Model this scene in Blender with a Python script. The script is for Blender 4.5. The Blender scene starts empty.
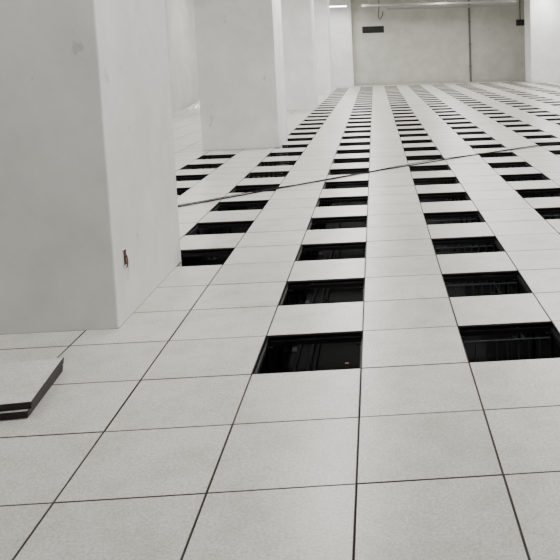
import bpy, math, random
from mathutils import Vector, Matrix
random.seed(4)
T=0.6
# ---------------------------------------------------------------- materials
def new_mat(name):
    m=bpy.data.materials.new(name); m.use_nodes=True
    nt=m.node_tree; b=nt.nodes['Principled BSDF']
    return m,nt,b
def simple(name,col,rough=0.5,metal=0.0,var=0.0,scale=8.0,spec=None):
    m,nt,b=new_mat(name)
    b.inputs['Roughness'].default_value=rough; b.inputs['Metallic'].default_value=metal
    if spec is not None: b.inputs['Specular IOR Level'].default_value=spec
    if var>0:
        tc=nt.nodes.new('ShaderNodeTexCoord'); n=nt.nodes.new('ShaderNodeTexNoise')
        n.inputs['Scale'].default_value=scale; n.inputs['Detail'].default_value=5
        nt.links.new(tc.outputs['Object'],n.inputs['Vector'])
        r=nt.nodes.new('ShaderNodeValToRGB')
        r.color_ramp.elements[0].position=0.3; r.color_ramp.elements[1].position=0.7
        r.color_ramp.elements[0].color=tuple(c*(1-var) for c in col)+(1,)
        r.color_ramp.elements[1].color=tuple(min(1,c*(1+var*0.4)) for c in col)+(1,)
        nt.links.new(n.outputs['Fac'],r.inputs['Fac']); nt.links.new(r.outputs['Color'],b.inputs['Base Color'])
    else: b.inputs['Base Color'].default_value=tuple(col)+(1,)
    return m
def paint(name,col,scuff=0.4,blot=0.88):
    m,nt,b=new_mat(name)
    L=nt.links.new; N=nt.nodes.new
    tc=N('ShaderNodeTexCoord')
    n1=N('ShaderNodeTexNoise'); n1.inputs['Scale'].default_value=1.6; n1.inputs['Detail'].default_value=8; n1.inputs['Roughness'].default_value=0.62
    n2=N('ShaderNodeTexNoise'); n2.inputs['Scale'].default_value=4.5; n2.inputs['Detail'].default_value=10; n2.inputs['Roughness'].default_value=0.72
    mp=N('ShaderNodeMapping'); mp.inputs['Scale'].default_value=(1,1,0.6)
    L(tc.outputs['Object'],mp.inputs['Vector']); L(mp.outputs['Vector'],n2.inputs['Vector']); L(tc.outputs['Object'],n1.inputs['Vector'])
    r1=N('ShaderNodeValToRGB'); r1.color_ramp.elements[0].position=0.38; r1.color_ramp.elements[1].position=0.62
    r1.color_ramp.elements[0].color=tuple(c*blot for c in col)+(1,); r1.color_ramp.elements[1].color=tuple(col)+(1,)
    L(n1.outputs['Fac'],r1.inputs['Fac'])
    r2=N('ShaderNodeValToRGB'); r2.color_ramp.elements[0].position=0.63; r2.color_ramp.elements[1].position=0.66
    r2.color_ramp.elements[0].color=(0,0,0,1); r2.color_ramp.elements[1].color=(scuff,)*3+(1,)
    L(n2.outputs['Fac'],r2.inputs['Fac'])
    mx=N('ShaderNodeMix'); mx.data_type='RGBA'
    L(r2.outputs['Color'],mx.inputs['Factor']); L(r1.outputs['Color'],mx.inputs['A'])
    mx.inputs['B'].default_value=(col[0]*0.42,col[1]*0.41,col[2]*0.37,1)
    L(mx.outputs['Result'],b.inputs['Base Color'])
    bp=N('ShaderNodeBump'); bp.inputs['Strength'].default_value=0.25; bp.inputs['Distance'].default_value=0.01
    n3=N('ShaderNodeTexNoise'); n3.inputs['Scale'].default_value=9; L(tc.outputs['Object'],n3.inputs['Vector'])
    L(n3.outputs['Fac'],bp.inputs['Height']); L(bp.outputs['Normal'],b.inputs['Normal'])
    b.inputs['Roughness'].default_value=0.6
    return m
def tile_mat():
    m,nt,b=new_mat('hpl_tile_top'); L=nt.links.new; N=nt.nodes.new
    tc=N('ShaderNodeTexCoord')
    n1=N('ShaderNodeTexNoise'); n1.inputs['Scale'].default_value=75; n1.inputs['Detail'].default_value=6; n1.inputs['Roughness'].default_value=0.88
    L(tc.outputs['Object'],n1.inputs['Vector'])
    r1=N('ShaderNodeValToRGB'); r1.color_ramp.elements[0].position=0.39; r1.color_ramp.elements[1].position=0.59
    r1.color_ramp.elements[0].color=(0.46,0.45,0.415,1); r1.color_ramp.elements[1].color=(0.77,0.755,0.71,1)
    L(n1.outputs['Fac'],r1.inputs['Fac'])
    n2=N('ShaderNodeTexNoise'); n2.inputs['Scale'].default_value=3.4; n2.inputs['Detail'].default_value=9; n2.inputs['Roughness'].default_value=0.72
    L(tc.outputs['Object'],n2.inputs['Vector'])
    r2=N('ShaderNodeValToRGB'); r2.color_ramp.elements[0].position=0.36; r2.color_ramp.elements[1].position=0.56
    r2.color_ramp.elements[0].color=(0.83,0.815,0.785,1); r2.color_ramp.elements[1].color=(1,1,1,1)
    L(n2.outputs['Fac'],r2.inputs['Fac'])
    at=N('ShaderNodeAttribute'); at.attribute_name='tone'
    m1=N('ShaderNodeMix'); m1.data_type='RGBA'; m1.blend_type='MULTIPLY'; m1.inputs['Factor'].default_value=1
    L(r1.outputs['Color'],m1.inputs['A']); L(r2.outputs['Color'],m1.inputs['B'])
    m2=N('ShaderNodeMix'); m2.data_type='RGBA'; m2.blend_type='MULTIPLY'; m2.inputs['Factor'].default_value=1
    L(m1.outputs['Result'],m2.inputs['A']); L(at.outputs['Color'],m2.inputs['B'])
    L(m2.outputs['Result'],b.inputs['Base Color'])
    r3=N('ShaderNodeMapRange'); r3.inputs['To Min'].default_value=0.24; r3.inputs['To Max'].default_value=0.42
    L(n2.outputs['Fac'],r3.inputs['Value']); L(r3.outputs['Result'],b.inputs['Roughness'])
    return m
M_tile=tile_mat()
M_edge=simple('tile_edge_black',(0.06,0.045,0.038),0.6,0,0,8,0.3)
M_stk=simple('stacked_tile_edge_black',(0.022,0.019,0.018),0.6,0,0,8,0.3)
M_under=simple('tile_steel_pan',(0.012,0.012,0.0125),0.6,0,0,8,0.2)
M_paint=paint('pillar_white_paint',(0.80,0.80,0.785))
M_wall=paint('far_wall_paint',(0.55,0.545,0.485),0.35,0.85)
M_wallL=paint('side_wall_paint',(0.50,0.50,0.47),0.35,0.85)
M_ceil=simple('ceiling_concrete',(0.5,0.5,0.48),0.9,0,0.1,2)
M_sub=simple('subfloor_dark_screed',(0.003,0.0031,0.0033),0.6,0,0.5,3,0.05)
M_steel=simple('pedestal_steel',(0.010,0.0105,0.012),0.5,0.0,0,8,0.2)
M_cable=simple('cable_black_rubber',(0.012,0.011,0.010),0.7,0,0,8,0.2)
M_red=simple('brown_conduit',(0.09,0.03,0.022),0.5)
M_dark=simple('dark_void',(0.02,0.018,0.017),0.8)
M_galv=simple('galvanised_tray',(0.38,0.38,0.37),0.4,0.5)
M_white=simple('white_enamel',(0.8,0.8,0.78),0.4)
M_seal=simple('base_sealant_grime',(0.20,0.19,0.17),0.8)
M_plast=simple('plastic_sheet_white',(0.7,0.7,0.7),0.3,0,0.2,6)
M_lamp,nt,b=new_mat('fluorescent_tube'); b.inputs['Emission Color'].default_value=(0.97,0.99,1,1); b.inputs['Emission Strength'].default_value=18

class MB:
    def __init__(s): s.v=[];s.f=[];s.m=[];s.t=[]
    def face(s,idx,mi,t=1.0): s.f.append(idx); s.m.append(mi); s.t.append(t)
    def box(s,x0,x1,y0,y1,z0,z1,mi=0):
        n=len(s.v)
        s.v+=[(x0,y0,z0),(x1,y0,z0),(x1,y1,z0),(x0,y1,z0),(x0,y0,z1),(x1,y0,z1),(x1,y1,z1),(x0,y1,z1)]
        for q in [(3,2,1,0),(4,5,6,7),(0,1,5,4),(1,2,6,5),(2,3,7,6),(3,0,4,7)]: s.face([n+k for k in q],mi)
    def cyl(s,a,b_,r,mi=0,n=8,caps=True):
        a=Vector(a); b_=Vector(b_); d=(b_-a).normalized()
        u=d.orthogonal().normalized(); w=d.cross(u); k=len(s.v)
        for P in (a,b_):
            for i in range(n):
                an=2*math.pi*i/n; s.v.append(tuple(P+u*math.cos(an)*r+w*math.sin(an)*r))
        for i in range(n): s.face([k+i,k+(i+1)%n,k+n+(i+1)%n,k+n+i],mi)
        if caps: s.face([k+n-1-i for i in range(n)],mi); s.face([k+n+i for i in range(n)],mi)
    def tile(s,cx,cy,zt,th=0.034,size=0.5965,bd=0.0036,tone=1.0,rz=0.0,mats=(0,1,2),inset=0.02):
        h=size/2; n=len(s.v); c,sn=math.cos(rz),math.sin(rz)
        def P(x,y,z): s.v.append((cx+x*c-y*sn,cy+x*sn+y*c,z))
        for (hh,z) in ((h-bd,zt),(h,zt-0.0008),(h,zt-0.012),(h-inset*.3,zt-0.013),(h-inset,zt-th)):
            P(-hh,-hh,z);P(hh,-hh,z);P(hh,hh,z);P(-hh,hh,z)
        s.face([n,n+1,n+2,n+3],mats[0],tone)
        for ring in range(4):
            mi=mats[1] if ring<2 else mats[2]
            for k in range(4):
                a=n+ring*4+k; b2=n+ring*4+(k+1)%4
                s.face([b2,a,a+4,b2+4],mi)
        s.face([n+19,n+18,n+17,n+16],mats[2])
    def build(s,name,mats,smooth=False):
        me=bpy.data.meshes.new(name); me.from_pydata(s.v,[],s.f)
        for m in mats: me.materials.append(m)
        me.polygons.foreach_set('material_index',s.m)
        ca=me.color_attributes.new('tone','FLOAT_COLOR','CORNER')
        buf=[]
        for p in me.polygons:
            t=s.t[p.index]; buf+= [t,t,t*(1.0 if t>=1 else 0.99),1.0]*p.loop_total
        ca.data.foreach_set('color',buf)
        if smooth: me.polygons.foreach_set('use_smooth',[True]*len(me.polygons))
        me.update(); o=bpy.data.objects.new(name,me); bpy.context.collection.objects.link(o); return o
def curve(name,pts,r,mat,parent=None,smooth=True):
    cu=bpy.data.curves.new(name,'CURVE'); cu.dimensions='3D'; cu.bevel_depth=r; cu.bevel_resolution=2
    sets=pts if isinstance(pts[0][0],(tuple,list)) else [pts]
    for ps in sets:
        sp=cu.splines.new('NURBS' if smooth else 'POLY'); sp.points.add(len(ps)-1)
        for p,q in zip(sp.points,ps): p.co=(*q,1)
        if smooth: sp.order_u=4; sp.use_endpoint_u=True
    cu.materials.append(mat)
    o=bpy.data.objects.new(name,cu); bpy.context.collection.objects.link(o)
    if parent: o.parent=parent
    return o
# ---------------------------------------------------------------- layout
XL,XR=-6.45,17.0; YB,YF=-7.0,40.4; ZC=5.0; ZS=-0.55
pillars=[(-3.15,-1.59,2.08,3.80),(-3.16,-1.72,12.15,13.6),(-3.25,-1.80,22.5,24.0),(-3.25,-1.80,32.3,33.8)]
pillars_r=[(7.85,10.4,36.2,37.8)]
I0,I1=-11,29; J0,J1=-12,68
def is_hole(i,j):
    if j<2 or j>62 or i%2==0 or j%2==1: return False
    if i<-5: return False
    if i==-3 and j<6: return False
    if i==-5 and (j>19 or j<7): return False
    return True
def in_pillar(x,y):
    return any(a<x-0.3 and x+0.3<b_ and c<y-0.3 and y+0.3<d for a,b_,c,d in pillars+pillars_r)
fl=MB()
for i in range(I0,I1):
    for j in range(J0,J1):
        cx,cy=(i+.5)*T,(j+.5)*T
        if is_hole(i,j) or in_pillar(cx,cy): continue
        if cx<XL or cx>XR or cy>YF or cy<YB: continue
        fl.tile(cx+random.uniform(-.0006,.0006),cy+random.uniform(-.0006,.0006),random.uniform(-.0012,0),
                tone=random.uniform(0.89,1.0),rz=random.uniform(-.0012,.0012))
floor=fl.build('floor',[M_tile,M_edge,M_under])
# understructure
ug=MB()
for i in range(I0,I1+1):
    for j in range(J0,J1+1):
        x,y=i*T,j*T
        if x<XL or x>XR or y<YB or y>YF: continue
        ug.box(x-.05,x+.05,y-.05,y+.05,ZS,ZS+.004)
        ug.cyl((x,y,ZS),(x,y,-.075),.013,0,6,False)
        ug.cyl((x,y,-.12),(x,y,-.095),.02,0,6)
        ug.box(x-.04,x+.04,y-.04,y+.04,-.075,-.066)
for i in range(I0,I1+1):
    x=i*T
    if XL<x<XR: ug.box(x-.011,x+.011,YB,YF,-.065,-.036)
for j in range(J0,J1+1):
    y=j*T
    if YB<y<YF: ug.box(XL,XR,y-.011,y+.011,-.0655,-.0365)
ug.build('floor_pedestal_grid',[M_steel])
# wire baskets hanging below the right-hand row of openings
wb=MB()
for j in (2,4,6,8):
    y=(j+1)*T-.10
    for (xa,xb) in ((.63,1.17),(1.83,2.37)):
        n=9
        for k in range(n):
            x=xa+(xb-xa)*k/(n-1)
            wb.cyl((x,y,-.42),(x,y,-.07),.0045,0,5)
        for z in (-.42,-.07): wb.cyl((xa,y,z),(xb,y,z),.005,0,5)
        wb.cyl((xa,y-.3,-.42),(xa,y,-.42),.005,0,5); wb.cyl((xb,y-.3,-.42),(xb,y,-.42),.005,0,5)
        for xx in (xa,xb): wb.cyl((xx,y,-.42),(xx,y,ZS),.006,0,5)
wb.build('underfloor_wire_basket',[simple('basket_zinc_wire',(0.05,0.055,0.065),0.4,0.2)])
cd=MB()
cd.cyl((-.09,1.46,ZS),(-.09,1.46,-.07),.011,0,12); cd.cyl((-.09,1.46,-.30),(-.09,1.46,-.27),.016,0,12)
cd.build('underfloor_conduit',[M_red])
M_uc=simple('void_cable_black',(0.008,0.0085,0.0095),0.7,0,0,8,0.2)
cs=[]
for k in range(4):
    x0=-.5+.05*k
    cs.append([(x0+random.uniform(-.05,.05),y*1.3,ZS+.02+random.uniform(0,.02)) for y in range(0,12)])
curve('underfloor_cables',cs,.008,M_uc)

def slab(name,x0,x1,y0,y1,z0,z1,mat):
    m=MB(); m.box(x0,x1,y0,y1,z0,z1); return m.build(name,[mat])
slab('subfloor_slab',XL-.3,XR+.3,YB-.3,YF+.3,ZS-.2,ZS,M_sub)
slab('wall_left',XL-.25,XL,YB,YF,ZS,ZC,M_wallL)
slab('wall_right',XR,XR+.25,YB,YF,ZS,ZC,M_wall)
slab('wall_far',XL-.25,XR+.25,YF,YF+.25,ZS,ZC,M_wall)
slab('wall_back',XL-.25,XR+.25,YB-.25,YB,ZS,ZC,M_wall)
slab('ceiling',XL-.25,XR+.25,YB-.25,YF+.25,ZC,ZC+.2,M_ceil)
def pillar(x0,x1,y0,y1,mat=M_paint):
    m=MB(); m.box(x0,x1,y0,y1,ZS,ZC,0); m.box(x0-.004,x1+.004,y0-.004,y1+.004,-.02,.006,1)
    o=m.build('pillar',[mat,M_seal])
    bv=o.modifiers.new('bevel','BEVEL'); bv.width=0.012; bv.segments=3; bv.limit_method='ANGLE'
    return o
for p in pillars+pillars_r: pillar(*p)
pillar(-3.0,-1.0,39.9,YF+.02)

def tstack(name,cx,cy,rz,n):
    m=MB()
    for k in range(n):
        m.tile(cx+0.006*((k*7)%3-1),cy+0.008*((k*5)%3-1),0.037*(k+1)+.001,th=.035,tone=1.0,rz=rz+0.02*(k%2),mats=(0,1,1),inset=0.003)
    return m.build(name,[M_tile,M_stk,M_under])
tstack('floor_tile_stack',-1.945,1.07,0.09,2)

px=-1.59
oj=bpy.data.objects.new('electrical_outlet_box',None); bpy.context.collection.objects.link(oj); oj.location=(px,2.29,.42)
m=MB()
m.box(-.01,.004,-.035,.035,-.055,.055,0)
for a in ((-.038,-.033,-.058,.058),(.033,.038,-.058,.058)): m.box(-.01,.007,a[0],a[1],a[2],a[3],1)
m.box(-.01,.007,-.038,.038,.053,.058,1); m.box(-.01,.007,-.038,.038,-.058,-.053,1)
q=m.build('box_recess',[simple('recess_brown',(0.05,0.02,0.013),0.8),M_white]); q.parent=oj
curve('wire_red',[(0.004,0,.03),(.03,.01,.0),(.022,-.01,-.05),(.012,.0,-.07)],.004,simple('wire_red_pvc',(0.2,0.035,0.02),0.5),oj)
curve('wire_white',[(0.004,.01,.02),(.035,.02,.0),(.02,.012,-.07),(.02,-.015,-.15)],.006,M_white,oj)

pts=[(-2.9,5.75),(-2.22,6.30),(-1.61,6.93),(-1.04,7.47),(-.54,7.98),(.01,8.5),(.77,9.1),(1.64,9.87),(2.51,10.5),(3.44,11.22),(4.6,12.0),(6.5,12.9),(9,13.6)]
pts2=[(-2.9,5.85),(-2.0,6.6),(-1.4,7.35),(-.95,7.58),(-.35,8.05),(.15,8.7),(.9,9.45),(1.7,9.95),(2.6,10.45),(3.6,11.1),(4.7,12.2),(6.6,12.8),(9,13.7)]
curve('floor_cable',[(x,y,.012) for x,y in pts],.009,M_cable)
curve('floor_cable',[(x,y,.010) for x,y in pts2],.005,M_cable)

m=MB(); m.box(-.45,.72,YF-.03,YF+.01,2.78,3.14,0)
for k in range(5): m.box(-.43,.70,YF-.05,YF-.028,2.80+.068*k,2.82+.068*k,1)
m.box(-.5,.77,YF-.04,YF,3.14,3.19,2); m.box(-.5,.77,YF-.04,YF,2.73,2.78,2); m.box(-.5,-.45,YF-.04,YF,2.73,3.19,2); m.box(.72,.77,YF-.04,YF,2.73,3.19,2)
m.build('wall_vent_grille',[M_dark,M_steel,M_wall])
m=MB(); m.cyl((5.33,YF-.06,0),(5.33,YF-.06,ZC-.002),.05,0,12)
for z in (.8,2.0,3.2,4.2): m.box(5.25,5.41,YF-.12,YF-.001,z,z+.04,0)
m.build('wall_drain_pipe',[simple('pipe_grey_paint',(0.12,0.12,0.11),0.5)])
m=MB(); m.box(-.22,.22,-.1,0,-.16,.16,0); m.box(-.18,.18,-.12,-.1,-.12,.12,1); m.cyl((0,-.05,.16),(0,-.05,ZC-3.102),.02,0)
o=m.build('wall_control_box',[M_steel,M_dark]); o.location=(8.1,YF,3.1)
def ladder(name,x0,x1,y,z,w=.45):
    m=MB()
    for yy in (y,y+w): m.box(x0,x1,yy-.012,yy+.012,z-.05,z+.05)
    x=x0+.1
    while x<x1: m.box(x-.015,x+.015,y,y+w,z-.02,z+.01); x+=.3
    x=x0+.4
    while x<x1:
        for yy in (y,y+w): m.cyl((x,yy,z),(x,yy,ZC-.002),.012,0,6)
        x+=1.8
    return m.build(name,[M_galv])
ladder('cable_ladder_tray',.9,7.6,38.4,3.95)
ladder('cable_ladder_tray',-.4,7.3,36.9,4.05)
curve('hanging_wire',[(.5,YF-.1,ZC),(.52,YF-.15,4.0),(.35,YF-.1,3.5),(.6,YF-.1,3.4),(.7,YF-.1,3.9)],.02,M_cable)

m=MB(); NX,NY=14,30
for a in range(NX):
    for b_ in range(NY):
        u,v=a/(NX-1),b_/(NY-1); e=math.sin(math.pi*u)*math.sin(math.pi*v)
        m.v.append((-6.4+1.0*u,24.3+3.4*v+random.uniform(-.05,.05),.01+e*(.16+random.uniform(0,.22))))
for a in range(NX-1):
    for b_ in range(NY-1):
        k=a*NY+b_; m.face([k,k+NY,k+NY+1,k+1],0)
m.build('plastic_sheet_pile',[M_plast])
m=MB(); m.box(0,.08,-.25,.25,-.3,.3,0); m.box(.08,.09,-.21,.21,-.26,.26,1); o=m.build('wall_socket_panel',[M_steel,M_dark]); o.location=(XL,28.2,.45)

# ---------------------------------------------------------------- camera
cam=bpy.data.cameras.new('camera'); co=bpy.data.objects.new('camera',cam); bpy.context.collection.objects.link(co)
f,yaw,pitch,roll,cx,cy,h=801.8132,-0.0577,0.1069,-0.0316,0.1368,-3.0958,1.7347
ppx,ppy=423.3,137.1
cam.sensor_width=36; cam.lens=f*36/560; cam.shift_x=(280-ppx)/560; cam.shift_y=(ppy-280)/560
R=Matrix.Rotation(yaw,3,'Z')@Matrix.Rotation(math.pi/2-pitch,3,'X')@Matrix.Rotation(roll,3,'Z')
co.matrix_world=Matrix.Translation((cx,cy,h))@R.to_4x4()
cam.clip_end=200
bpy.context.scene.camera=co
# ---------------------------------------------------------------- lights
def tube_light(x,y,z,power=60,rz=0):
    m=MB(); m.box(-.09,.09,-.6,.6,0,.05,0); m.cyl((-.045,-.58,-.02),(-.045,.58,-.02),.02,1); m.cyl((.045,-.58,-.02),(.045,.58,-.02),.02,1)
    for s in(-.5,.5): m.cyl((0,s,.05),(0,s,ZC-z-.002),.006,0)
    o=m.build('ceiling_tube_light',[M_white,M_lamp]); o.location=(x,y,z); o.rotation_euler=(0,0,rz)
    ld=bpy.data.lights.new('tube_glow','AREA'); ld.shape='RECTANGLE'; ld.size=.2; ld.size_y=1.2; ld.energy=power; ld.color=(1.0,0.995,0.975)
    lo=bpy.data.objects.new('tube_glow',ld); bpy.context.collection.objects.link(lo); lo.parent=o; lo.location=(0,0,-.05)
for y,pw in ((-4,20),(1.5,80),(7,137),(13,155),(19,155),(25,152),(30,148),(35,140)):
    for x in (-4.6,-0.6,3.6,8.5,13.5):
        tube_light(x,y,4.42,pw*(0.75 if x<-4 else 1))
tube_light(-1.75,38.3,4.14,90,math.pi/2)
w=bpy.data.worlds.new('world'); bpy.context.scene.world=w; w.use_nodes=True
w.node_tree.nodes['Background'].inputs[0].default_value=(0.8,0.85,0.9,1); w.node_tree.nodes['Background'].inputs[1].default_value=0.3
